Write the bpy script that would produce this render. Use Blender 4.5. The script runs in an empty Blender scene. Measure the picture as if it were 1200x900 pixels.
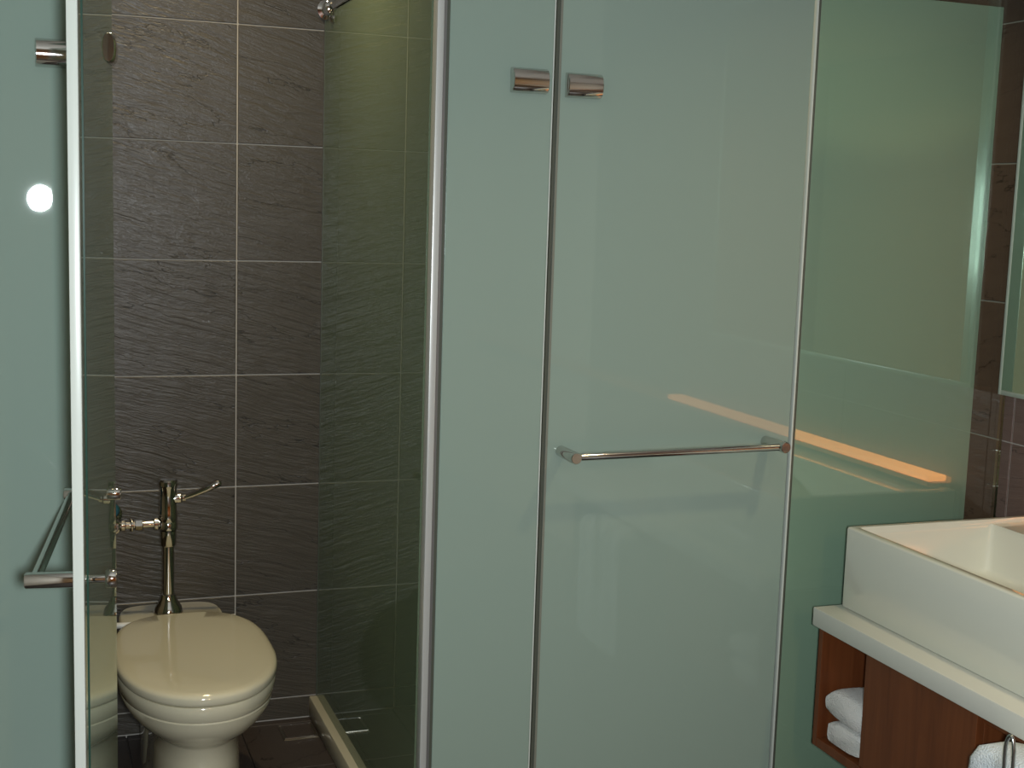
import bpy, bmesh, math, random
from mathutils import Vector, Matrix

random.seed(7)
scene = bpy.context.scene
COL = scene.collection

# ------------------------------------------------------------------ camera
CAM_H = 1.4206
cam_data = bpy.data.cameras.new('camera')
cam_data.sensor_width = 36.0
cam_data.lens = 46.187
cam_data.clip_start = 0.02
cam = bpy.data.objects.new('camera', cam_data)
COL.objects.link(cam)
YAW, PITCH, ROLL = 0.3557, 0.1333, 0.0324
fwd = Vector((math.sin(YAW) * math.cos(PITCH), math.cos(YAW) * math.cos(PITCH), -math.sin(PITCH)))
right = Vector((math.cos(YAW), -math.sin(YAW), 0.0))
up = right.cross(fwd)
r2 = math.cos(ROLL) * right + math.sin(ROLL) * up
u2 = -math.sin(ROLL) * right + math.cos(ROLL) * up
M = Matrix((r2, u2, -fwd)).transposed().to_4x4()
M.translation = Vector((0, 0, CAM_H))
cam.matrix_world = M
scene.camera = cam

# ------------------------------------------------------------------ view, world
scene.view_settings.view_transform = 'Standard'
scene.view_settings.look = 'None'
scene.view_settings.gamma = 1.0
scene.view_settings.use_curve_mapping = False
scene.view_settings.exposure = 0.5
world = bpy.data.worlds.new('world')
scene.world = world
world.use_nodes = True
world.node_tree.nodes['Background'].inputs[0].default_value = (0.5, 0.55, 0.6, 1)
world.node_tree.nodes['Background'].inputs[1].default_value = 0.02
scene.cycles.use_denoising = True
scene.cycles.max_bounces = 10
scene.cycles.transparent_max_bounces = 24
scene.cycles.sample_clamp_indirect = 4.0
scene.cycles.caustics_reflective = False
scene.cycles.caustics_refractive = False

# room dimensions (metres): X along the glass front, Y away from the camera
B = 3.466          # back wall
D = 2.467          # glass front
XW = 2.157         # right wall
XL = -0.75         # left wall
YB = -2.6          # wall behind the camera
HC = 2.40          # ceiling
HG = 1.955         # glass height
TG = 0.010         # glass thickness

# ------------------------------------------------------------------ lights
def area_light(name, loc, target, power, size, color, shape='DISK', spread=None):
    l = bpy.data.lights.new(name, 'AREA')
    l.shape = shape
    l.size = size
    l.energy = power
    l.color = color
    if spread:
        l.spread = math.radians(spread)
    o = bpy.data.objects.new(name, l)
    COL.objects.link(o)
    o.location = loc
    d = Vector(target) - Vector(loc)
    o.rotation_euler = d.to_track_quat('-Z', 'Y').to_euler()
    return o

# the photographer's flash, beside the lens
area_light('camera_flash', (0.048, -0.02, CAM_H - 0.02), (1.2, 2.467, 1.05), 26.0, 0.088, (0.88, 0.96, 1.0))

# ------------------------------------------------------------------ materials
def new_mat(name):
    m = bpy.data.materials.new(name)
    m.use_nodes = True
    nt = m.node_tree
    return m, nt, nt.nodes['Principled BSDF'], nt.nodes['Material Output']

def simple(name, color, rough=0.5, metal=0.0, spec=0.5, coat=0.0, noise=None):
    m, nt, b, out = new_mat(name)
    b.inputs['Base Color'].default_value = (*color, 1)
    b.inputs['Roughness'].default_value = rough
    b.inputs['Metallic'].default_value = metal
    b.inputs['Specular IOR Level'].default_value = spec
    b.inputs['Coat Weight'].default_value = coat
    b.inputs['Coat Roughness'].default_value = 0.03
    if noise:
        sc, amt = noise
        tc = nt.nodes.new('ShaderNodeTexCoord')
        n = nt.nodes.new('ShaderNodeTexNoise')
        n.inputs['Scale'].default_value = sc
        n.inputs['Detail'].default_value = 6
        bp = nt.nodes.new('ShaderNodeBump')
        bp.inputs['Strength'].default_value = amt
        bp.inputs['Distance'].default_value = 0.004
        nt.links.new(tc.outputs['Object'], n.inputs['Vector'])
        nt.links.new(n.outputs['Fac'], bp.inputs['Height'])
        nt.links.new(bp.outputs['Normal'], b.inputs['Normal'])
    return m

def slate_mat(name, c0, c1, rough, bump=1.0, horizontal_axis='X'):
    """riven slate-look porcelain: fine slanting ripples, a few dark cracks"""
    m, nt, b, out = new_mat(name)
    N, L = nt.nodes, nt.links
    tc = N.new('ShaderNodeTexCoord')
    oi = N.new('ShaderNodeObjectInfo')
    mul = N.new('ShaderNodeMath'); mul.operation = 'MULTIPLY'; mul.inputs[1].default_value = 37.0
    L.new(oi.outputs['Random'], mul.inputs[0])
    comb = N.new('ShaderNodeCombineXYZ')
    L.new(mul.outputs[0], comb.inputs[0]); L.new(mul.outputs[0], comb.inputs[1]); L.new(mul.outputs[0], comb.inputs[2])
    add = N.new('ShaderNodeVectorMath'); add.operation = 'ADD'
    L.new(tc.outputs['Object'], add.inputs[0]); L.new(comb.outputs[0], add.inputs[1])
    # ripples: noise squeezed across a slanting axis
    rt = N.new('ShaderNodeMapping')
    mp = N.new('ShaderNodeMapping')
    if horizontal_axis == 'X':
        rt.inputs['Rotation'].default_value = (0, math.radians(-15), 0)
        mp.inputs['Scale'].default_value = (3.4, 6, 78)
    else:
        rt.inputs['Rotation'].default_value = (math.radians(8), 0, 0)
        mp.inputs['Scale'].default_value = (6, 3.2, 60)
    L.new(add.outputs[0], rt.inputs['Vector'])
    L.new(rt.outputs[0], mp.inputs['Vector'])
    warp = N.new('ShaderNodeTexNoise'); warp.inputs['Scale'].default_value = 4.0; warp.inputs['Detail'].default_value = 3
    L.new(add.outputs[0], warp.inputs['Vector'])
    wsub = N.new('ShaderNodeVectorMath'); wsub.operation = 'SCALE'; wsub.inputs['Scale'].default_value = 3.0
    L.new(warp.outputs['Color'], wsub.inputs[0])
    wadd = N.new('ShaderNodeVectorMath'); wadd.operation = 'ADD'
    L.new(mp.outputs[0], wadd.inputs[0]); L.new(wsub.outputs[0], wadd.inputs[1])
    rip = N.new('ShaderNodeTexNoise'); rip.inputs['Scale'].default_value = 1.0; rip.inputs['Detail'].default_value = 5; rip.inputs['Roughness'].default_value = 0.62
    L.new(wadd.outputs[0], rip.inputs['Vector'])
    # thin dark cracks: where a second stretched noise crosses its middle value
    mp2 = N.new('ShaderNodeMapping')
    mp2.inputs['Scale'].default_value = (1.5, 1.5, 7.0)
    L.new(rt.outputs[0], mp2.inputs['Vector'])
    crk = N.new('ShaderNodeTexNoise'); crk.inputs['Scale'].default_value = 1.0; crk.inputs['Detail'].default_value = 6; crk.inputs['Roughness'].default_value = 0.55
    L.new(mp2.outputs[0], crk.inputs['Vector'])
    sub = N.new('ShaderNodeMath'); sub.operation = 'SUBTRACT'; sub.inputs[1].default_value = 0.5
    L.new(crk.outputs['Fac'], sub.inputs[0])
    ab = N.new('ShaderNodeMath'); ab.operation = 'ABSOLUTE'; L.new(sub.outputs[0], ab.inputs[0])
    cr = N.new('ShaderNodeMapRange'); cr.inputs[1].default_value = 0.0; cr.inputs[2].default_value = 0.004
    cr.inputs[3].default_value = 0.0; cr.inputs[4].default_value = 1.0
    L.new(ab.outputs[0], cr.inputs[0])
    # fine pitting
    fine = N.new('ShaderNodeTexNoise'); fine.inputs['Scale'].default_value = 160; fine.inputs['Detail'].default_value = 3
    L.new(add.outputs[0], fine.inputs['Vector'])
    h1 = N.new('ShaderNodeMath'); h1.operation = 'MULTIPLY_ADD'; h1.inputs[1].default_value = 0.12
    L.new(fine.outputs['Fac'], h1.inputs[0]); L.new(rip.outputs['Fac'], h1.inputs[2])
    h2 = N.new('ShaderNodeMath'); h2.operation = 'MULTIPLY_ADD'; h2.inputs[1].default_value = 0.10
    L.new(cr.outputs[0], h2.inputs[0]); L.new(h1.outputs[0], h2.inputs[2])
    bp = N.new('ShaderNodeBump'); bp.inputs['Strength'].default_value = bump; bp.inputs['Distance'].default_value = 0.006
    L.new(h2.outputs[0], bp.inputs['Height']); L.new(bp.outputs['Normal'], b.inputs['Normal'])
    ramp = N.new('ShaderNodeMix'); ramp.data_type = 'RGBA'
    ramp.inputs[6].default_value = (*c0, 1); ramp.inputs[7].default_value = (*c1, 1)
    L.new(rip.outputs['Fac'], ramp.inputs[0])
    dk = N.new('ShaderNodeMix'); dk.data_type = 'RGBA'
    dk.inputs[6].default_value = (c0[0] * .35, c0[1] * .35, c0[2] * .35, 1)
    L.new(cr.outputs[0], dk.inputs[0]); L.new(ramp.outputs[2], dk.inputs[7])
    L.new(dk.outputs[2], b.inputs['Base Color'])
    b.inputs['Roughness'].default_value = rough
    b.inputs['Specular IOR Level'].default_value = 0.5
    return m

def frosted_mat(name, color, translucent=0.25):
    """satin film behind glossy glass"""
    m, nt, b, out = new_mat(name)
    N, L = nt.nodes, nt.links
    N.remove(b)
    df = N.new('ShaderNodeBsdfDiffuse'); df.inputs[0].default_value = (*color, 1)
    tl = N.new('ShaderNodeBsdfTranslucent'); tl.inputs[0].default_value = (color[0] * .8, color[1] * .95, color[2] * .85, 1)
    mx = N.new('ShaderNodeMixShader'); mx.inputs[0].default_value = translucent
    L.new(df.outputs[0], mx.inputs[1]); L.new(tl.outputs[0], mx.inputs[2])
    gl = N.new('ShaderNodeBsdfGlossy'); gl.inputs['Roughness'].default_value = 0.015; gl.inputs[0].default_value = (0.93, 1.0, 0.96, 1)
    fr = N.new('ShaderNodeFresnel'); fr.inputs[0].default_value = 1.52
    m2 = N.new('ShaderNodeMixShader')
    L.new(fr.outputs[0], m2.inputs[0]); L.new(mx.outputs[0], m2.inputs[1]); L.new(gl.outputs[0], m2.inputs[2])
    L.new(m2.outputs[0], out.inputs[0])
    return m

def clear_glass_mat(name, tint, haze=0.0, haze_col=(0.2, 0.3, 0.2)):
    m, nt, b, out = new_mat(name)
    N, L = nt.nodes, nt.links
    N.remove(b)
    tr = N.new('ShaderNodeBsdfTransparent'); tr.inputs[0].default_value = (*tint, 1)
    src = tr
    if haze > 0:
        df = N.new('ShaderNodeBsdfDiffuse'); df.inputs[0].default_value = (*haze_col, 1)
        mh = N.new('ShaderNodeMixShader'); mh.inputs[0].default_value = haze
        L.new(tr.outputs[0], mh.inputs[1]); L.new(df.outputs[0], mh.inputs[2])
        src = mh
    gl = N.new('ShaderNodeBsdfGlossy'); gl.inputs['Roughness'].default_value = 0.01; gl.inputs[0].default_value = (0.95, 1, 0.97, 1)
    fr = N.new('ShaderNodeFresnel'); fr.inputs[0].default_value = 1.45
    m2 = N.new('ShaderNodeMixShader')
    L.new(fr.outputs[0], m2.inputs[0]); L.new(src.outputs[0], m2.inputs[1]); L.new(gl.outputs[0], m2.inputs[2])
    L.new(m2.outputs[0], out.inputs[0])
    return m

def wood_mat(name, c0, c1, axis='Z', rough=0.38):
    m, nt, b, out = new_mat(name)
    N, L = nt.nodes, nt.links
    tc = N.new('ShaderNodeTexCoord')
    mp = N.new('ShaderNodeMapping')
    mp.inputs['Scale'].default_value = {'Z': (30, 30, 2.2), 'Y': (30, 2.2, 30), 'X': (2.2, 30, 30)}[axis]
    n = N.new('ShaderNodeTexNoise'); n.inputs['Scale'].default_value = 1.0; n.inputs['Detail'].default_value = 7; n.inputs['Roughness'].default_value = 0.6; n.inputs['Distortion'].default_value = 0.5
    mx = N.new('ShaderNodeMix'); mx.data_type = 'RGBA'
    mx.inputs[6].default_value = (*c0, 1); mx.inputs[7].default_value = (*c1, 1)
    L.new(tc.outputs['Object'], mp.inputs[0]); L.new(mp.outputs[0], n.inputs['Vector'])
    cr = N.new('ShaderNodeMapRange'); cr.inputs[1].default_value = .3; cr.inputs[2].default_value = .7
    L.new(n.outputs['Fac'], cr.inputs[0]); L.new(cr.outputs[0], mx.inputs[0])
    L.new(mx.outputs[2], b.inputs['Base Color'])
    b.inputs['Roughness'].default_value = rough
    b.inputs['Specular IOR Level'].default_value = 0.3
    return m

def towel_mat(name, color):
    m, nt, b, out = new_mat(name)
    N, L = nt.nodes, nt.links
    tc = N.new('ShaderNodeTexCoord')
    n = N.new('ShaderNodeTexVoronoi'); n.inputs['Scale'].default_value = 330
    w = N.new('ShaderNodeTexNoise'); w.inputs['Scale'].default_value = 40; w.inputs['Detail'].default_value = 4
    ad = N.new('ShaderNodeMath'); ad.operation = 'ADD'
    L.new(tc.outputs['Object'], n.inputs['Vector']); L.new(tc.outputs['Object'], w.inputs['Vector'])
    L.new(n.outputs['Distance'], ad.inputs[0]); L.new(w.outputs['Fac'], ad.inputs[1])
    bp = N.new('ShaderNodeBump'); bp.inputs['Strength'].default_value = 0.7; bp.inputs['Distance'].default_value = 0.004
    L.new(ad.outputs[0], bp.inputs['Height']); L.new(bp.outputs['Normal'], b.inputs['Normal'])
    b.inputs['Base Color'].default_value = (*color, 1)
    b.inputs['Roughness'].default_value = 0.95
    b.inputs['Sheen Weight'].default_value = 0.3
    return m

def emit_mat(name, color, strength):
    m, nt, b, out = new_mat(name)
    b.inputs['Base Color'].default_value = (0.6, 0.45, 0.3, 1)
    b.inputs['Emission Color'].default_value = (*color, 1)
    b.inputs['Emission Strength'].default_value = strength
    return m

MT = {
    'slate': slate_mat('slate_tile_brown', (0.054, 0.046, 0.035), (0.084, 0.073, 0.056), 0.31, 0.6, 'X'),
    'slate_r': slate_mat('slate_tile_side', (0.125, 0.082, 0.066), (0.175, 0.120, 0.098), 0.40, 0.35, 'Y'),
    'slate_f': slate_mat('slate_tile_floor', (0.045, 0.036, 0.032), (0.065, 0.052, 0.046), 0.42, 0.35, 'X'),
    'grout': simple('pale_grout', (0.50, 0.47, 0.42), 0.9),
    'grout_d': simple('dark_grout', (0.085, 0.072, 0.064), 0.9),
    'frost': frosted_mat('frosted_green_glass', (0.360, 0.470, 0.405), 0.18),
    'film': frosted_mat('frosted_green_film', (0.50, 0.66, 0.50), 0.2),
    'clear': clear_glass_mat('clear_glass', (0.95, 0.98, 0.96)),
    'green_glass': clear_glass_mat('green_tinted_glass', (0.84, 0.94, 0.78), 0.40, (0.33, 0.44, 0.28)),
    'edge': simple('green_glass_edge', (0.02, 0.06, 0.045), 0.2),
    'chrome': simple('chrome', (0.66, 0.65, 0.63), 0.07, 1.0),
    'alu': simple('pale_aluminium', (0.60, 0.62, 0.60), 0.35, 0.3),
    'alu_grey': simple('grey_aluminium', (0.28, 0.29, 0.29), 0.3, 0.6),
    'seal_gap': simple('dark_seal_and_shadow_gap', (0.085, 0.095, 0.075), 0.4),
    'seal': simple('milky_seal_and_highlight', (0.62, 0.67, 0.62), 0.3, 0.0, 0.5),
    'seal_grey': simple('grey_plastic_seal', (0.22, 0.23, 0.19), 0.25, 0.0, 0.6),
    'porcelain': simple('cream_porcelain', (0.70, 0.665, 0.50), 0.10, 0, 0.5, 0.6),
    'ceramic': simple('white_ceramic', (0.69, 0.70, 0.61), 0.12, 0, 0.5, 0.5),
    'stone': simple('white_solid_surface', (0.68, 0.68, 0.61), 0.25, 0, 0.5),
    'cream': simple('cream_stone', (0.58, 0.55, 0.42), 0.35),
    'wood': wood_mat('red_brown_veneer', (0.105, 0.030, 0.010), (0.180, 0.056, 0.018), 'Z'),
    'wood_in': wood_mat('red_brown_veneer_inside', (0.105, 0.030, 0.010), (0.180, 0.056, 0.018), 'Z', 0.5),
    'wood_ledge': wood_mat('honey_wood', (0.55, 0.22, 0.07), (0.72, 0.33, 0.12), 'Y'),
    'wood_wall': wood_mat('warm_wood_panelling', (0.34, 0.14, 0.045), (0.50, 0.22, 0.08), 'Z'),
    'mirror': simple('mirror_silver', (0.86, 0.92, 0.88), 0.01, 1.0),
    'mirror_rim': simple('frosted_mirror_rim', (0.42, 0.50, 0.43), 0.3),
    'mirror_band': simple('painted_reflection_band', (0.20, 0.30, 0.215), 0.22, 0.3),  # the mirror's green reflection painted as a flat colour
    'towel': towel_mat('white_terry', (0.78, 0.77, 0.74)),
    'towel_b': towel_mat('cool_white_terry', (0.70, 0.77, 0.80)),
    'plaster': simple('off_white_plaster', (0.62, 0.58, 0.50), 0.9, noise=(60, 0.1)),
    'ceil': simple('white_ceiling_paint', (0.70, 0.68, 0.63), 0.9, noise=(60, 0.1)),
    'blue': simple('blue_plastic_cap', (0.02, 0.10, 0.13), 0.25),
    'plastic': simple('white_plastic', (0.70, 0.70, 0.66), 0.3),
    'dark_metal': simple('dull_metal', (0.30, 0.27, 0.22), 0.35, 1.0),
    'pipe_grey': simple('brushed_grey_metal', (0.42, 0.45, 0.45), 0.25, 1.0),
    'glow': emit_mat('warm_light_strip', (1.0, 0.32, 0.075), 2.3),
    'carpet': simple('brown_carpet', (0.16, 0.11, 0.07), 0.95, noise=(300, 0.4)),
}

# ------------------------------------------------------------------ mesh helpers
def link(name, me, mat, parent=None, loc=(0, 0, 0), rot=None):
    if mat is not None and not me.materials:
        me.materials.append(mat)
    o = bpy.data.objects.new(name, me)
    COL.objects.link(o)
    if parent is not None:
        o.parent = parent
    o.location = loc
    if rot:
        o.rotation_euler = rot
    return o

def empty(name, loc=(0, 0, 0), rot=None):
    o = bpy.data.objects.new(name, None)
    o.empty_display_size = 0.05
    COL.objects.link(o)
    o.location = loc
    if rot:
        o.rotation_euler = rot
    return o

def tag(o, label=None, cat=None, group=None, kind=None):
    if label: o['label'] = label
    if cat: o['category'] = cat
    if group: o['group'] = group
    if kind: o['kind'] = kind
    return o

def finish(bm, name, smooth=False, angle=35):
    bmesh.ops.recalc_face_normals(bm, faces=bm.faces)
    me = bpy.data.meshes.new(name)
    bm.to_mesh(me); bm.free()
    if smooth:
        for p in me.polygons: p.use_smooth = True
        try:
            me.set_sharp_from_angle(angle=math.radians(angle))
        except Exception:
            pass
    return me

def box_mesh(name, x0, x1, y0, y1, z0, z1, bevel=0.0, seg=2, bm=None):
    own = bm is None
    if own: bm = bmesh.new()
    vs = [bm.verts.new((x, y, z)) for x in (x0, x1) for y in (y0, y1) for z in (z0, z1)]
    fs = [(0, 1, 3, 2), (4, 6, 7, 5), (0, 4, 5, 1), (2, 3, 7, 6), (0, 2, 6, 4), (1, 5, 7, 3)]
    fl = [bm.faces.new([vs[i] for i in f]) for f in fs]
    if bevel > 0:
        ed = list({e for f in fl for e in f.edges})
        bmesh.ops.bevel(bm, geom=ed, offset=bevel, segments=seg, affect='EDGES', profile=0.5)
    if own:
        return finish(bm, name, bevel > 0)

def box(name, x0, x1, y0, y1, z0, z1, mat, parent=None, bevel=0.0, seg=2):
    """box in world (or parent) coordinates, origin at its base centre"""
    cx, cy, cz = (x0 + x1) / 2, (y0 + y1) / 2, z0
    me = box_mesh(name, x0 - cx, x1 - cx, y0 - cy, y1 - cy, 0, z1 - z0, bevel, seg)
    return link(name, me, mat, parent, (cx, cy, cz))

def lathe_mesh(name, prof, seg=32, axis='Z', bm=None):
    """prof: list of (r, h)"""
    own = bm is None
    if own: bm = bmesh.new()
    rings = []
    for r, h in prof:
        ring = []
        for i in range(seg):
            a = 2 * math.pi * i / seg
            x, y = r * math.cos(a), r * math.sin(a)
            p = {'Z': (x, y, h), 'Y': (x, h, y), 'X': (h, x, y)}[axis]
            ring.append(bm.verts.new(p))
        rings.append(ring)
    for a, b_ in zip(rings[:-1], rings[1:]):
        for i in range(seg):
            j = (i + 1) % seg
            bm.faces.new((a[i], a[j], b_[j], b_[i]))
    bm.faces.new(rings[0]); bm.faces.new(rings[-1])
    if own:
        return finish(bm, name, True, 40)

def lathe(name, prof, mat, parent=None, loc=(0, 0, 0), axis='Z', seg=32, rot=None):
    return link(name, lathe_mesh(name, prof, seg, axis), mat, parent, loc, rot)

def tube_mesh(name, pts, r, seg=14):
    """swept tube; r a number or a list"""
    bm = bmesh.new()
    P = [Vector(p) for p in pts]
    rr = r if isinstance(r, (list, tuple)) else [r] * len(P)
    rings = []
    prev = None
    for i, p in enumerate(P):
        t = (P[min(i + 1, len(P) - 1)] - P[max(i - 1, 0)]).normalized()
        if prev is None:
            ref = Vector((0, 0, 1)) if abs(t.z) < 0.9 else Vector((1, 0, 0))
            n = t.cross(ref).normalized()
        else:
            n = (prev - t * prev.dot(t)).normalized()
        prev = n
        bi = t.cross(n)
        rings.append([bm.verts.new(p + rr[i] * (math.cos(2 * math.pi * k / seg) * n + math.sin(2 * math.pi * k / seg) * bi)) for k in range(seg)])
    for a, b_ in zip(rings[:-1], rings[1:]):
        for i in range(seg):
            j = (i + 1) % seg
            bm.faces.new((a[i], a[j], b_[j], b_[i]))
    bm.faces.new(rings[0]); bm.faces.new(rings[-1])
    return finish(bm, name, True, 50)

def loft_mesh(name, sections, cap_top=True, cap_bot=True, angle=35):
    """sections: list of closed loops (same count)"""
    bm = bmesh.new()
    rings = [[bm.verts.new(p) for p in s] for s in sections]
    n = len(rings[0])
    for a, b_ in zip(rings[:-1], rings[1:]):
        for i in range(n):
            j = (i + 1) % n
            bm.faces.new((a[i], a[j], b_[j], b_[i]))
    if cap_bot: bm.faces.new(rings[0])
    if cap_top: bm.faces.new(rings[-1])
    return finish(bm, name, True, angle)

# ------------------------------------------------------------------ the room shell
floor = box('floor', XL - 0.1, XW + 0.1, YB - 0.1, B + 0.1, -0.12, -0.008, MT['grout_d'])
tag(floor, kind='structure')
ceiling = box('ceiling', XL - 0.1, XW + 0.1, YB - 0.1, B + 0.1, HC, HC + 0.1, MT['ceil'])
tag(ceiling, kind='structure')
wall_left = box('wall_left', XL - 0.1, XL, YB, B, -0.008, HC, MT['plaster'])
tag(wall_left, kind='structure')
wall_behind = box('wall_behind', XL, XW, YB - 0.1, YB, -0.008, HC, MT['wood_wall'])
tag(wall_behind, kind='structure')

# tiled back wall: grout bed, then every tile its own piece
wall_back = box('wall_back', XL, XW + 0.1, B + 0.003, B + 0.1, -0.008, HC, MT['grout'])
tag(wall_back, kind='structure')
wall_right = box('wall_right', XW + 0.003, XW + 0.1, YB, B + 0.003, -0.008, HC, MT['grout'])
tag(wall_right, kind='structure')

GAP = 0.0032
tile_cache = {}
def tile_piece(parent, axis, a0, a1, z0, z1, face, mat):
    w, h = a1 - a0 - GAP, z1 - z0 - GAP
    if w < 0.01 or h < 0.01: return
    key = (axis, round(w, 4), round(h, 4))
    T = 0.009
    if key not in tile_cache:
        if axis == 'X':
            me = box_mesh('tile', -w / 2, w / 2, 0, T, 0, h, 0.0012, 1)
        elif axis == 'Y':
            me = box_mesh('tile', 0, T, -w / 2, w / 2, 0, h, 0.0012, 1)
        else:
            me = box_mesh('tile', -w / 2, w / 2, -h / 2, h / 2, -T, 0, 0.0012, 1)
        me.materials.append(mat)
        tile_cache[key] = me
    px, py, pz = parent.location
    if axis == 'X':
        loc = ((a0 + a1) / 2 - px, face - py, z0 + GAP / 2 - pz)
    elif axis == 'Y':
        loc = (face - px, (a0 + a1) / 2 - py, z0 + GAP / 2 - pz)
    else:
        loc = ((a0 + a1) / 2 - px, (z0 + z1) / 2 - py, face - pz)
    link('tile', tile_cache[key], None, parent, loc)

zb = [0.0] + [0.061 + 0.3 * k for k in range(8)] + [HC]
xb = [XL, -0.087, 0.513, 1.113, 1.713, XW]
for i in range(len(xb) - 1):
    for k in range(len(zb) - 1):
        tile_piece(wall_back, 'X', xb[i], xb[i + 1], zb[k], zb[k + 1], B, MT['slate'])
zr = [0.0] + [0.264 + 0.324 * k for k in range(7)] + [HC]
yr = [0.037, 0.637, 1.237, 1.837, 2.437, 3.037, B]
for i in range(len(yr) - 1):
    for k in range(len(zr) - 1):
        tile_piece(wall_right, 'Y', yr[i], yr[i + 1], zr[k], zr[k + 1], XW, MT['slate_r'])
plain = box('plain_panel', XW, XW + 0.009, YB, 0.035, 0, HC, MT['plaster'])
plain.parent = wall_right; plain.location = Vector(plain.location) - Vector(wall_right.location)
# floor tiles: toilet, shower and the strip in front of the glass
fx = [XL] + [0.228 + 0.2925 * k for k in range(-3, 7)] + [XW]
fy = [0.20 + 0.294 * k for k in range(0, 12)] + [B]
fy = [y for y in fy if y <= B]
for i in range(len(fx) - 1):
    for k in range(len(fy) - 1):
        tile_piece(floor, 'Z', fx[i], fx[i + 1], fy[k], fy[k + 1], 0.0, MT['slate_f'])
cp = box('carpet', XL, XW, YB, 0.198, -0.008, 0.0, MT['carpet'])
cp.parent = floor; cp.location = Vector(cp.location) - Vector(floor.location)

# ------------------------------------------------------------------ hinge and handle builders
def hinge_half(parent, x, y, z, rotz=0.0, T_=0.022):
    """chrome half-barrel clamp, barrel along local x, bulging to local -y"""
    L_, H_ = 0.076, 0.049
    secs = []
    prof = []
    for k in range(13):
        a = math.pi * k / 12
        prof.append((-T_ * math.sin(a) ** 0.7, -H_ / 2 * math.cos(a)))
    def loop(xx, s):
        return [(xx, p[0] * s - (1 - s) * 0.0, p[1] * (1 - (1 - s) * .35)) for p in prof]
    secs = [loop(-L_ / 2, 0.86), loop(-L_ / 2 + 0.002, 1.0), loop(L_ / 2 - 0.002, 1.0), loop(L_ / 2, 0.86)]
    h = link('hinge_clamp', loft_mesh('hinge_clamp', secs, angle=50), MT['chrome'], parent, (x, y, z), (0, 0, rotz))
    return h

def handle_bar(parent, x0, x1, z0, z1, standoff, knob_at_end=False):
    """rail on two round standoffs, on the local -y face; inner caps on +y"""
    y = -standoff
    root = link('handle_rail', tube_mesh('handle_rail', [(x0 - 0.002, y + 0.004, z0), (x1 + 0.002, y + 0.004, z1)], 0.0080), MT['chrome'], parent)
    for k, (xx, zz) in enumerate(((x0, z0), (x1, z1))):
        lathe('standoff', [(0.0120, 0.0), (0.0120, -standoff - 0.008), (0.0105, -standoff - 0.0098)], MT['chrome'], root, (xx, 0, zz), 'Y', 24)
        if knob_at_end and k == 1:
            lathe('inner_knob', [(0.0065, TG), (0.0065, 0.034), (0.0125, 0.035), (0.0135, 0.037), (0.0135, 0.049), (0.0125, 0.0505)], MT['chrome'], root, (xx, 0, zz), 'Y', 24)
        else:
            lathe('inner_cap', [(0.0110, TG), (0.0110, TG + 0.010), (0.0095, TG + 0.012)], MT['chrome'], root, (xx, 0, zz), 'Y', 24)
    return root

# ------------------------------------------------------------------ fixed glass panels and doors
def pane(parent, x0, x1, z0, z1, mat, name='pane'):
    return box(name, x0, x1, 0, TG, z0, z1, mat, parent, 0.0012, 1)

# far-left fixed panel
p1 = empty('glass_panel', (-0.3, D, 0))
tag(p1, 'frosted green glass panel at far left, behind the open door', 'glass panel')
pane(p1, XL + 0.3 + 0.001, 0.128 + 0.3, 0.012, HG, MT['frost'])
box('floor_channel', XL + 0.302, 0.428, -0.006, TG + 0.006, 0.0, 0.012, MT['alu_grey'], p1)
hinge_half(p1, 0.057 + 0.3, 0, 1.660)
hinge_half(p1, 0.048 + 0.3, 0, 0.13)

# open toilet door, hinged at the left, swung towards the camera
door_1 = empty('door_1', (0.137, D, 0))
hx, hy = 0.137, D
nx, ny = 0.058, 1.874
ang = math.atan2(ny - hy, nx - hx)      # local +x runs from hinge to free edge
door_1.rotation_euler = (0, 0, ang)
DW = math.hypot(nx - hx, ny - hy)
tag(door_1, 'open frosted glass door standing edge-on in front of the toilet', 'door', kind='structure')
# local -y is the outer face (turned to the left of the picture)
pane(door_1, 0.004, DW - 0.010, 0.012, HG, MT['frost'])
seal = box('edge_seal', DW - 0.010, DW + 0.004, -0.0045, TG + 0.0005, 0.012, HG, MT['seal'], door_1, 0.002, 2)
box('seal_lip', DW - 0.002, DW + 0.002, TG + 0.0005, TG + 0.0032, 0.012, HG, MT['edge'], seal).location = Vector((0, TG + 0.002, 0))
for zz in (1.668, 0.13):
    hinge_half(door_1, 0.052, 0, zz)
    hinge_half(door_1, 0.052, TG, zz, math.pi, 0.011)
handle_bar(door_1, 0.045, DW - 0.055, 0.887, 0.872, 0.066, True)

# slim fixed panel between the doors
p2 = empty('glass_panel', (0.874, D, 0))
tag(p2, 'narrow frosted green glass panel between the opening and closed door', 'glass panel')
ox = 0.874
pane(p2, 0.767 - ox, 0.981 - ox, 0.012, HG, MT['frost'])
box('edge_profile', 0.7395 - ox, 0.7535 - ox, -0.006, TG + 0.014, 0.0, HG, MT['alu'], p2, 0.0015, 2)
box('profile_inner', 0.7535 - ox, 0.7605 - ox, -0.002, TG + 0.012, 0.0, HG, MT['alu_grey'], p2, 0.001, 1)
box('shadow_gap_strip', 0.7605 - ox, 0.767 - ox, 0.002, TG + 0.006, 0.0, HG, MT['seal_gap'], p2)  # dark strip put in for the shade of the gap beside the profile
box('edge_highlight', 0.981 - ox, 0.9835 - ox, -0.0005, TG, 0.012, HG, MT['seal'], p2)  # pale strip painted in for the highlight on the glass edge
box('floor_channel', 0.767 - ox, 0.981 - ox, -0.006, TG + 0.006, 0.0, 0.012, MT['alu_grey'], p2)
hinge_half(p2, 0.9305 - ox, 0, 1.6685)
hinge_half(p2, 0.9305 - ox, 0, 0.13)

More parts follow.
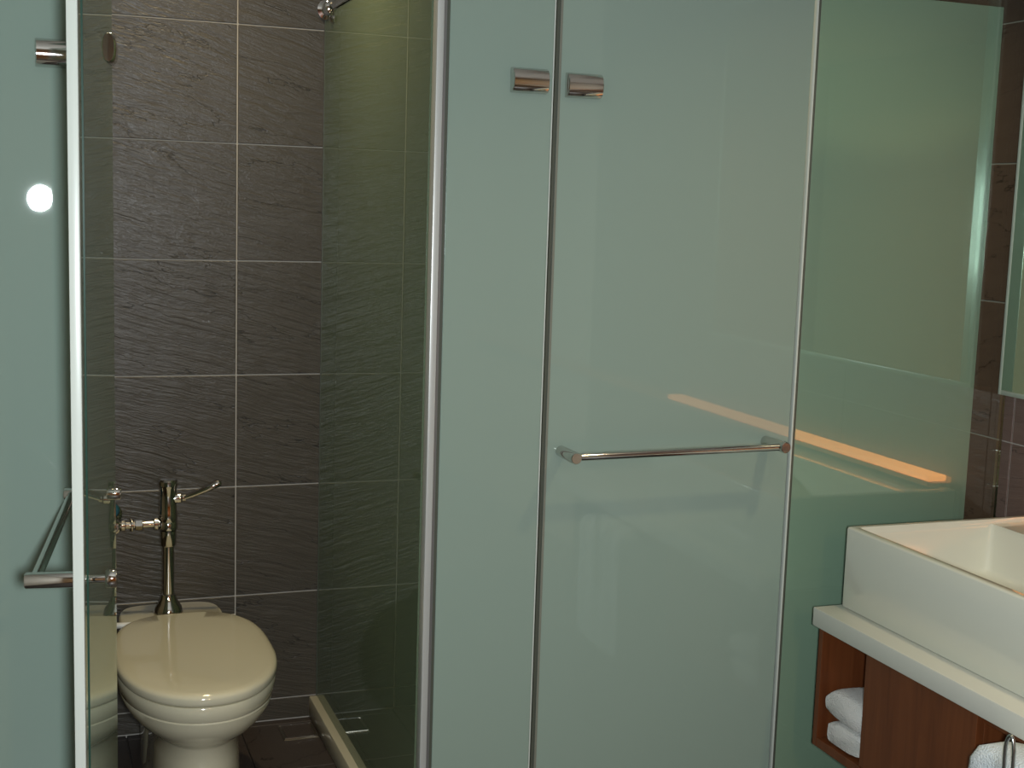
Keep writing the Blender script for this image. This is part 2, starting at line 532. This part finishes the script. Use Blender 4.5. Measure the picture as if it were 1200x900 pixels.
# closed shower door
door_2 = empty('door_2', (0.995, D, 0))
ox = 0.995
tag(door_2, 'closed frosted green glass shower door with chrome rail handle', 'door', kind='structure')
pane(door_2, 0.0, 1.5715 - ox, 0.012, HG, MT['frost'])
box('hinge_seal', -0.0085, -0.0015, 0.001, TG - 0.001, 0.012, HG, MT['seal_gap'], door_2)
box('hinge_seal_lip', -0.0015, 0.0035, -0.0012, -0.0002, 0.012, HG, MT['seal_grey'], door_2)
hinge_half(door_2, 1.0465 - ox, 0, 1.6655)
hinge_half(door_2, 1.0465 - ox, 0, 0.13)
handle_bar(door_2, 1.029 - ox, 1.513 - ox, 0.926, 0.932, 0.075)
box('edge_seal', 1.5755 - ox, 1.5800 - ox, -0.004, TG, 0.012, HG, MT['seal'], door_2, 0.0015, 2)

# right fixed panel: clear glass with a frosted film that stops short of the wall
p4 = empty('glass_panel', (1.87, D, 0))
ox = 1.87
tag(p4, 'frosted green glass panel behind the washbasin, clear along its right edge', 'glass panel')
pane(p4, 1.588 - ox, XW - 0.0015 - ox, 0.012, HG, MT['clear'])
fm = bmesh.new()
pts = [(1.589 - ox, 0.014), (2.078 - ox, 0.014), (2.062 - ox, 1.900), (1.589 - ox, 1.904)]
box_mesh('f', 1.589 - ox, 2.070 - ox, TG + 0.0003, TG + 0.0011, 0.014, 1.902, bm=fm)
link('frosted_film', finish(fm, 'frosted_film'), MT['film'], p4)
box('gasket', 1.5805 - ox, 1.588 - ox, 0.001, TG, 0.012, HG, MT['seal_gap'], p4)
box('floor_channel', 1.588 - ox, XW - 0.002 - ox, -0.006, TG + 0.006, 0.0, 0.012, MT['alu_grey'], p4)

# partition between toilet and shower, on a cream kerb, with a chrome top rail
XP = 0.741
curb = box('trim_1', 0.716, 0.762, D + 0.03, B - 0.001, 0.0, 0.060, MT['cream'], None, 0.004, 2)
tag(curb, 'cream stone kerb under the clear glass partition', 'kerb', kind='structure')
part = empty('glass_partition', (XP, (D + B) / 2, 0.06))
tag(part, 'clear green tinted glass partition between toilet and shower', 'glass partition')
yc = (D + B) / 2
box('pane', -0.004, 0.004, D + 0.026 - yc, B - 0.001 - yc, 0.0, 1.84, MT['green_glass'], part)
box('wall_seal', -0.0055, 0.0055, B - 0.0055 - yc, B - 0.0005 - yc, 0.0, 1.83, MT['seal_gap'], part)
rail = link('top_rail', tube_mesh('top_rail', [(0, D + 0.03 - yc, 1.853), (0, B - 0.012 - yc, 1.853)], 0.011), MT['chrome'], part)
lathe('wall_socket', [(0.013, -0.075), (0.019, -0.072), (0.019, -0.03), (0.016, -0.028), (0.016, -0.012), (0.026, -0.010), (0.026, -0.001)], MT['chrome'], rail, (0.0, B - yc, 1.853), 'Y', 28)
lathe('clamp_knob', [(0.006, 0.0), (0.006, -0.020), (0.013, -0.022), (0.015, -0.030), (0.012, -0.038), (0.004, -0.041)], MT['chrome'], rail, (-0.0, B - 0.10 - yc, 1.848), 'Z', 24)

# ------------------------------------------------------------------ toilet
CX, CY = 0.351, 2.985
def egg(z, sx=1.0, front=0.29, back=0.285, n=64, off=(0, 0), hw=0.179, ef=2.15, eb=3.2):
    pts = []
    for i in range(n):
        a = 2 * math.pi * i / n
        c, s = math.cos(a), math.sin(a)
        e = ef if s < 0 else eb
        x = math.copysign(abs(c) ** (2 / e), c) * hw * sx
        y = math.copysign(abs(s) ** (2 / e), s) * ((front if s < 0 else back) * sx)
        pts.append((x + off[0], y + off[1], z))
    return pts

toilet = empty('toilet', (CX, CY, 0))
tag(toilet, 'cream porcelain toilet with its lid closed, against the slate wall', 'toilet')
bowl_secs = []
# pedestal upwards
prof = [  # z, halfwidth, front, back
    (0.000, 0.118, 0.215, 0.33), (0.012, 0.116, 0.212, 0.33), (0.030, 0.104, 0.198, 0.32), (0.100, 0.098, 0.190, 0.315),
    (0.180, 0.095, 0.188, 0.30), (0.222, 0.0955, 0.190, 0.295), (0.232, 0.104, 0.200, 0.29), (0.244, 0.120, 0.222, 0.285), (0.262, 0.140, 0.246, 0.283), (0.282, 0.157, 0.264, 0.281),
    (0.300, 0.167, 0.275, 0.279), (0.316, 0.1715, 0.280, 0.278), (0.319, 0.1700, 0.278, 0.276)]
for z, hw, fr, bk in prof:
    bowl_secs.append(egg(z, 1.0, fr, bk, hw=hw))
link('bowl', loft_mesh('bowl', bowl_secs, angle=45), MT['porcelain'], toilet)
rim_secs = [egg(z, 1.0, fr, 0.279, hw=hw) for z, hw, fr in ((0.319, 0.1700, 0.2785), (0.3215, 0.1735, 0.2815), (0.340, 0.1765, 0.2850), (0.352, 0.1770, 0.2855), (0.3555, 0.1745, 0.2830))]
link('rim', loft_mesh('rim', rim_secs, angle=45), MT['porcelain'], toilet)
lid_secs = [egg(z, 1.0, fr, 0.287, hw=hw) for z, hw, fr in (
    (0.3555, 0.170, 0.279), (0.3590, 0.1775, 0.2865), (0.3635, 0.1795, 0.2895), (0.374, 0.1800, 0.290), (0.3800, 0.1775, 0.2875), (0.3835, 0.1710, 0.2805), (0.3855, 0.160, 0.269))]
lid_secs += [egg(0.3870, 1.0, 0.22, 0.235, hw=0.125), egg(0.388, 1.0, 0.10, 0.12, hw=0.06)]
link('lid', loft_mesh('lid', lid_secs, angle=50), MT['porcelain'], toilet)
deck = [egg(z, s, 0.24, 0.150, off=(-0.017, 0.318), hw=0.133, eb=4.5, ef=3) for z, s in ((0.0, .60), (0.12, .60), (0.24, 0.75), (0.29, 0.96), (0.345, 0.985), (0.356, 0.97), (0.361, 0.93))]
link('rear_deck', loft_mesh('rear_deck', deck, angle=50), MT['porcelain'], toilet)
for sx in (-1, 1):
    lathe('lid_hinge', [(0.0065, -0.018), (0.0075, -0.016), (0.0075, 0.016), (0.0065, 0.018)], MT['plastic'], toilet, (sx * 0.128 - 0.012, 0.286, 0.366), 'X', 16)

# flush valve
VX, VY = 0.325, 3.335
fv = empty('flush_valve', (VX, VY, 0.361))
tag(fv, 'chrome lever flush valve standing on the back of the toilet', 'flush valve')
z0 = 0.361
fvb = lathe('valve_body', [(0.012, 0.585 - z0), (0.022, 0.588 - z0), (0.023, 0.592 - z0), (0.023, 0.606 - z0), (0.021, 0.609 - z0), (0.0225, 0.612 - z0), (0.0225, 0.632 - z0), (0.0212, 0.636 - z0),
      (0.0212, 0.696 - z0), (0.0225, 0.698 - z0), (0.0235, 0.702 - z0), (0.0235, 0.712 - z0), (0.020, 0.716 - z0), (0.008, 0.7175 - z0)], MT['chrome'], fv, seg=36)
lathe('tailpiece', [(0.0175, 0.545 - z0), (0.020, 0.548 - z0), (0.020, 0.585 - z0), (0.012, 0.586 - z0)], MT['chrome'], fv, seg=32)
lathe('flush_pipe', [(0.0145, 0.03), (0.0145, 0.548 - z0)], MT['chrome'], fv, seg=28)
lathe('spud_flange', [(0.033, 0.0), (0.0362, 0.004), (0.0368, 0.010), (0.0355, 0.018), (0.0320, 0.027), (0.0260, 0.036), (0.0205, 0.046), (0.0180, 0.058), (0.0150, 0.060)], MT['chrome'], fv, seg=36)
lv = link('lever', tube_mesh('lever', [(0.040, -0.012, 0.670 - z0), (0.060, -0.018, 0.678 - z0), (0.095, -0.026, 0.694 - z0), (0.123, -0.032, 0.708 - z0), (0.127, -0.033, 0.710 - z0)], [0.0050, 0.0062, 0.0082, 0.0090, 0.005]), MT['chrome'], fv)
lathe('lever_socket', [(0.012, 0.012), (0.013, 0.022), (0.013, 0.030), (0.009, 0.034), (0.009, 0.042)], MT['chrome'], lv, (0.0, -0.004, 0.668 - z0), 'X', 24)
sp = lathe('supply_tube', [(0.0095, -0.02), (0.0095, -0.130)], MT['chrome'], fv, (0, 0.0, 0.603 - z0), 'X', 24)
for a, b_, r in ((-0.024, -0.036, 0.0165), (-0.062, -0.082, 0.0145), (-0.085, -0.092, 0.017), (-0.104, -0.116, 0.014)):
    lathe('coupling_nut', [(r - 0.002, a), (r, a - 0.002), (r, b_ + 0.002), (r - 0.002, b_)], MT['chrome'], sp, (0, 0, 0), 'X', 6 if r == 0.0145 else 24)
sv = lathe('stop_valve', [(0.016, 0.128), (0.016, 0.03), (0.018, 0.026), (0.018, -0.016), (0.014, -0.020)], MT['chrome'], fv, (-0.133, 0.0, 0.603 - z0), 'Y', 28)
lathe('stop_screw', [(0.0145, -0.020), (0.0145, -0.026), (0.0115, -0.027), (0.0115, -0.024), (0.0065, -0.024), (0.0065, -0.031), (0.005, -0.032)], MT['chrome'], sv, (0, 0, 0), 'Y', 24)
lathe('wall_flange', [(0.030, 0.1295), (0.030, 0.124), (0.024, 0.118), (0.017, 0.116)], MT['chrome'], sv, (0, 0, 0), 'Y', 28)
lathe('blue_cap', [(0.017, 0.02), (0.0185, 0.016), (0.0185, -0.004), (0.014, -0.010), (0.004, -0.012)], MT['blue'], sv, (-0.001, 0.03, 0.032), 'Y', 24)

# floor drain
dr = empty('floor_drain', (0.667, 3.366, 0.0))
tag(dr, 'small square metal floor drain in the tiled corner beside the kerb', 'drain')
box('frame', -0.046, 0.046, -0.052, 0.052, 0.0, 0.0025, MT['dark_metal'], dr, 0.0006, 1)
box('grate_plate', -0.038, 0.038, -0.044, 0.044, 0.0026, 0.0040, MT['slate_f'], dr, 0.0005, 1)
for yy in (-0.046, 0.044):
    box('grate_lip', -0.043, 0.043, yy, yy + 0.003, 0.0026, 0.0055, MT['chrome'], dr)

# ------------------------------------------------------------------ vanity: cabinet, top, basin
CT = 0.585
top = box('countertop', 1.588, XW - 0.001, 1.10, 2.356, CT - 0.041, CT, MT['stone'], None, 0.003, 2)
tag(top, 'white slab countertop carrying the square washbasin', 'countertop')

bs = empty('washbasin', ((1.649 + XW) / 2, 1.99, CT))
tag(bs, 'white square vessel washbasin standing on the white slab', 'washbasin')
def rrect(x0, x1, y0, y1, z, r, n=6):
    pts = []
    for cx, cy, a0 in ((x1 - r, y1 - r, 0), (x0 + r, y1 - r, 90), (x0 + r, y0 + r, 180), (x1 - r, y0 + r, 270)):
        for k in range(n + 1):
            a = math.radians(a0 + 90 * k / n)
            pts.append((cx + r * math.cos(a), cy + r * math.sin(a), z))
    return pts
bx, by = (1.649 + XW) / 2, 1.99
X0, X1, Y0, Y1 = 1.649 - bx, XW - 0.002 - bx, 1.64 - by, 2.341 - by
ZR = 0.764 - CT
IX0, IX1, IY0, IY1 = 1.672 - bx, 2.020 - bx, 1.665 - by, 2.322 - by
secs = [rrect(X0 + .004, X1 - .004, Y0 + .004, Y1 - .004, 0.0, .006), rrect(X0, X1, Y0, Y1, 0.004, .006), rrect(X0, X1, Y0, Y1, ZR - .005, .006),
        rrect(X0 + .0015, X1 - .0015, Y0 + .0015, Y1 - .0015, ZR - .0012, .006), rrect(X0 + .005, X1 - .005, Y0 + .005, Y1 - .005, ZR, .006),
        rrect(IX0 - .004, IX1 + .115, IY0 - .003, IY1 + .002, ZR, .008), rrect(IX0, IX1 + .112, IY0, IY1, ZR - .004, .008),
        rrect(IX0 + .0005, IX1 + .1115, IY0 + .0005, IY1 - .0005, ZR - .009, .008),
        rrect(IX0 + .001, IX1, IY0 + .001, IY1 - .001, ZR - .010, .010), rrect(IX0 + .004, IX1 - .003, IY0 + .003, IY1 - .003, ZR - .018, .012),
        rrect(IX0 + .010, IX1 - .008, IY0 + .008, IY1 - .006, 0.070, .018), rrect(IX0 + .020, IX1 - .018, IY0 + .018, IY1 - .016, 0.058, .02),
        rrect(IX0 + .10, IX1 - .09, IY0 + .15, IY1 - .15, 0.048, .03)]
link('basin_shell', loft_mesh('basin_shell', secs, angle=50), MT['ceramic'], bs)
lathe('waste_plug', [(0.030, 0.047), (0.032, 0.049), (0.030, 0.052), (0.010, 0.053)], MT['chrome'], bs, ((IX0 + IX1) / 2, (IY0 + IY1) / 2, 0), 'Z', 28)

cab = empty('vanity_cabinet', (1.88, 1.80, 0.272))
tag(cab, 'red brown wooden wall-hung vanity cabinet under the white countertop', 'cabinet')
def cbox(name, x0, x1, y0, y1, z0, z1, mat, bevel=0.0008):
    return box(name, x0 - 1.88, x1 - 1.88, y0 - 1.80, y1 - 1.80, z0 - 0.272, z1 - 0.272, mat, cab, bevel, 1)
CF, CB, CZ0, CZ1 = 1.607, XW - 0.002, 0.272, CT - 0.042
cbox('end_panel', CF, CB, 2.3395, 2.355, CZ0, CZ1, MT['wood'])
cbox('bottom_board', CF + 0.0005, CB, 1.215, 2.339, CZ0, CZ0 + 0.020, MT['wood'])
cbox('divider', CF + 0.002, CB, 2.170, 2.186, CZ0 + 0.0205, CZ1, MT['wood'])
cbox('back_panel', 1.90, 1.915, 2.1865, 2.339, CZ0 + 0.0205, CZ1, MT['wood_in'])
cbox('front_panel', CF - 0.0015, CF + 0.016, 1.842, 2.1695, CZ0 + 0.0205, CZ1, MT['wood'])
cbox('divider', CF + 0.0165, CB, 1.842, 1.858, CZ0 + 0.0205, CZ1, MT['wood'])
cbox('back_panel', 1.90, 1.915, 1.231, 1.8415, CZ0 + 0.0205, CZ1, MT['wood_in'])
cbox('end_panel', CF, CB, 1.20, 1.2145, CZ0, CZ1, MT['wood'])
cbox('shadow_rail', CF + 0.012, CF + 0.030, 1.231, 1.8415, CZ1 - 0.022, CZ1, MT['wood'])

# folded towels in the cubby: a folded stack profile swept along X
def folded_towel(name, x0, x1, y0, y1, z0, h, mat, layers=2, seed=0, label='', cat='towel', group=None):
    rnd = random.Random(seed)
    bm = bmesh.new()
    n = 26
    m_ = 18
    W, Lx = y1 - y0, x1 - x0
    rings = []
    for j in range(n + 1):
        t = j / n
        x = -Lx / 2 + Lx * t
        e = min(1.0, math.sin(math.pi * min(t, 0.10) / 0.20) ** 0.6 if t < 0.10 else 1.0)
        ring = []
        # outline of the folded edge: fold bulges on the +y end
        for k in range(m_ * 2):
            u = k / (m_ * 2)
            a = 2 * math.pi * u
            cx_ = math.cos(a); sz = math.sin(a)
            yy = math.copysign(abs(cx_) ** (2 / 3.6), cx_) * W / 2
            zz = math.copysign(abs(sz) ** (2 / 3.6), sz) * h / 2 * (0.80 + 0.20 * e)
            zz += 0.0022 * math.sin(9 * t + seed + 3 * u * 6.28) * (1 if sz > 0 else .3) + rnd.uniform(-.0005, .0005)
            yy *= 0.97 + 0.03 * e + 0.012 * math.sin(5 * t * 3.1 + seed)
            ring.append(bm.verts.new((x + 0.004 * math.sin(a * 2 + seed), yy, zz + h / 2)))
        rings.append(ring)
    q = len(rings[0])
    for a_, b_ in zip(rings[:-1], rings[1:]):
        for i in range(q):
            bm.faces.new((a_[i], a_[(i + 1) % q], b_[(i + 1) % q], b_[i]))
    bm.faces.new(rings[0]); bm.faces.new(rings[-1])
    o = link(name, finish(bm, name, True, 70), mat, None, ((x0 + x1) / 2, (y0 + y1) / 2, z0))
    tag(o, label, cat, group)
    return o
folded_towel('folded_towel', 1.618, 1.880, 2.1885, 2.322, 0.2935, 0.050, MT['towel'], seed=1, label='lower white folded towel in the open cubby of the cabinet', group='towels in the cabinet cubby')
folded_towel('folded_towel', 1.616, 1.878, 2.1885, 2.326, 0.3480, 0.064, MT['towel'], seed=4, label='upper white folded towel in the open cubby of the cabinet', group='towels in the cabinet cubby')

# towel hanging at the cabinet front beside a grey hoop
def hanging_towel():
    bm = bmesh.new()
    Yc, W = 1.605, 0.285
    n, m_ = 28, 22
    rings = []
    path = []
    for k in range(m_ + 1):          # front leg up, over, back leg down
        t = k / m_
        if t < 0.45:
            path.append((-0.030, 0.19 + (0.52 - 0.19) * t / 0.45))
        elif t < 0.60:
            a = math.pi * (t - 0.45) / 0.15
            path.append((-0.030 * math.cos(a), 0.52 + 0.014 * math.sin(a)))
        else:
            path.append((0.030, 0.52 - 0.20 * (t - 0.60) / 0.40))
    outer, inner = [], []
    for j in range(n + 1):
        s = j / n
        y = (s - 0.5) * W
        edge = 1 - abs(2 * s - 1) ** 6
        ro, ri = [], []
        for (px, pz) in path:
            w = 0.004 * math.sin(7 * s * 3.1 + pz * 6) + 0.002 * math.sin(23 * s + pz * 15)
            th = 0.006 + 0.006 * edge
            sg = -1 if px < 0 else 1
            drop = 0.014 * (1 - edge) if pz > 0.4 else 0
            ro.append(bm.verts.new((px + w + (sg * th), y, pz - drop + (th if pz > 0.525 else 0))))
            ri.append(bm.verts.new((px + w - (sg * th * .3), y, pz - drop - (th * .4 if pz > 0.525 else 0))))
        outer.append(ro); inner.append(ri)
    L_ = len(path)
    for j in range(n):
        for k in range(L_ - 1):
            bm.faces.new((outer[j][k], outer[j + 1][k], outer[j + 1][k + 1], outer[j][k + 1]))
            bm.faces.new((inner[j][k], inner[j][k + 1], inner[j + 1][k + 1], inner[j + 1][k]))
        for k in (0, L_ - 1):
            bm.faces.new((outer[j][k], inner[j][k], inner[j + 1][k], outer[j + 1][k]))
    for j in (0, n):
        for k in range(L_ - 1):
            bm.faces.new((outer[j][k], outer[j][k + 1], inner[j][k + 1], inner[j][k]))
    o = link('hand_towel', finish(bm, 'hand_towel', True, 60), MT['towel_b'], None, (1.552, Yc, 0))
    tag(o, 'bluish white towel hanging at the cabinet front, bottom right corner', 'towel')
    return o
hanging_towel()
rl = empty('towel_rail', (1.552, 1.605, 0.50))
tag(rl, 'grey metal towel rail with bent hoop under the countertop edge', 'towel rail')
link('rail_bar', tube_mesh('rail_bar', [(0, -0.17, 0.012), (0, 0.138, 0.012)], 0.006), MT['pipe_grey'], rl)
link('bracket', tube_mesh('bracket', [(0.053, -0.165, 0.012), (0, -0.165, 0.012)], 0.005), MT['pipe_grey'], rl)
link('bracket', tube_mesh('bracket', [(0.053, 0.13, 0.012), (0, 0.13, 0.012)], 0.005), MT['pipe_grey'], rl)
hp = []
for k in range(25):
    a = math.pi * k / 24
    hp.append((-0.056, 0.030 - 0.010 * math.cos(a), 0.062 + 0.030 * math.sin(a)))
hp = [(-0.050, hp[0][1] - 0.001, -0.14)] + hp + [(-0.050, hp[-1][1] + 0.001, -0.14)]
link('hoop', tube_mesh('hoop', hp, 0.0032), MT['pipe_grey'], rl)

# wall mirror
mr = empty('wall_mirror', (2.102, 1.775, 1.03))
tag(mr, 'large wall mirror with thin pale rim above the washbasin', 'mirror')
mx0 = XW - 0.001 - 2.102
box('backing', 0.006, mx0, -0.64, 0.652, 0.004, 1.046, MT['alu_grey'], mr, 0.001, 1)
box('mirror_glass', 0.0, 0.0058, -0.632, 0.612, 0.011, 1.039, MT['mirror'], mr)
for nm, y0_, y1_, z0_, z1_ in (('rim_strip', 0.647, 0.656, 0, 1.05), ('rim_strip', -0.644, -0.632, 0, 1.05), ('rim_strip', -0.632, 0.647, 0, 0.011), ('rim_strip', -0.632, 0.647, 1.039, 1.05)):
    box(nm, -0.002, 0.0058, y0_, y1_, z0_, z1_, MT['mirror_rim'], mr, 0.0015, 2)

box('reflection_band', -0.0005, 0.0058, 0.6121, 0.6469, 0.0112, 1.0388, MT['mirror_band'], mr)  # stands in for mirror glass: reflected green painted in, flash reflection kept out

# wooden ledge along the right wall with a warm light strip (seen mirrored in the glass front)
lg = empty('wall_ledge', (XW - 0.03, 0.8, 0.7645))
tag(lg, 'wooden wall ledge with warm light strip, mirrored as an orange line in the glass', 'ledge')
box('shelf_board', -0.028, 0.029, -2.2, 1.50, 0.0, 0.012, MT['wood_ledge'], lg, 0.001, 1)
box('light_strip', -0.026, 0.029, 0.05, 1.50, 0.0125, 0.0265, MT['glow'], lg, 0.002, 1)
box('upstand', -0.026, 0.029, -2.2, 0.045, 0.0125, 0.0265, MT['wood_ledge'], lg, 0.001, 1)

# ------------------------------------------------------------------ ceiling downlights (the shower one is added for brightness)
def downlight(x, y, power, color, label, spread=120, size=0.09):
    t = empty('recessed_downlight', (x, y, HC))
    tag(t, label, 'ceiling light', 'recessed ceiling downlights')
    lathe('trim_ring', [(0.062, 0.0), (0.062, -0.004), (0.052, -0.008), (0.050, -0.002)], MT['alu'], t, (0, 0, 0), 'Z', 32)
    l = area_light('downlight_lamp', (x, y, HC - 0.012), (x, y, 0), power, size, color, spread=spread)
    l.parent = t
    l.location = (0, 0, -0.012); l.rotation_euler = (0, 0, 0)
WARM = (1.0, 0.79, 0.45)
downlight(0.45, 2.95, 3.2, WARM, 'recessed ceiling downlight above the toilet')
downlight(1.45, 2.95, 3.0, WARM, 'added unseen downlight brightening the inside of the shower')  # added lamp, lifts the dark shower side seen through the partition
downlight(1.75, 1.60, 2.6, WARM, 'recessed ceiling downlight above the washbasin')
downlight(0.60, -1.60, 15.0, (1.0, 0.64, 0.30), 'recessed ceiling downlight by the wood panelled wall', 160)
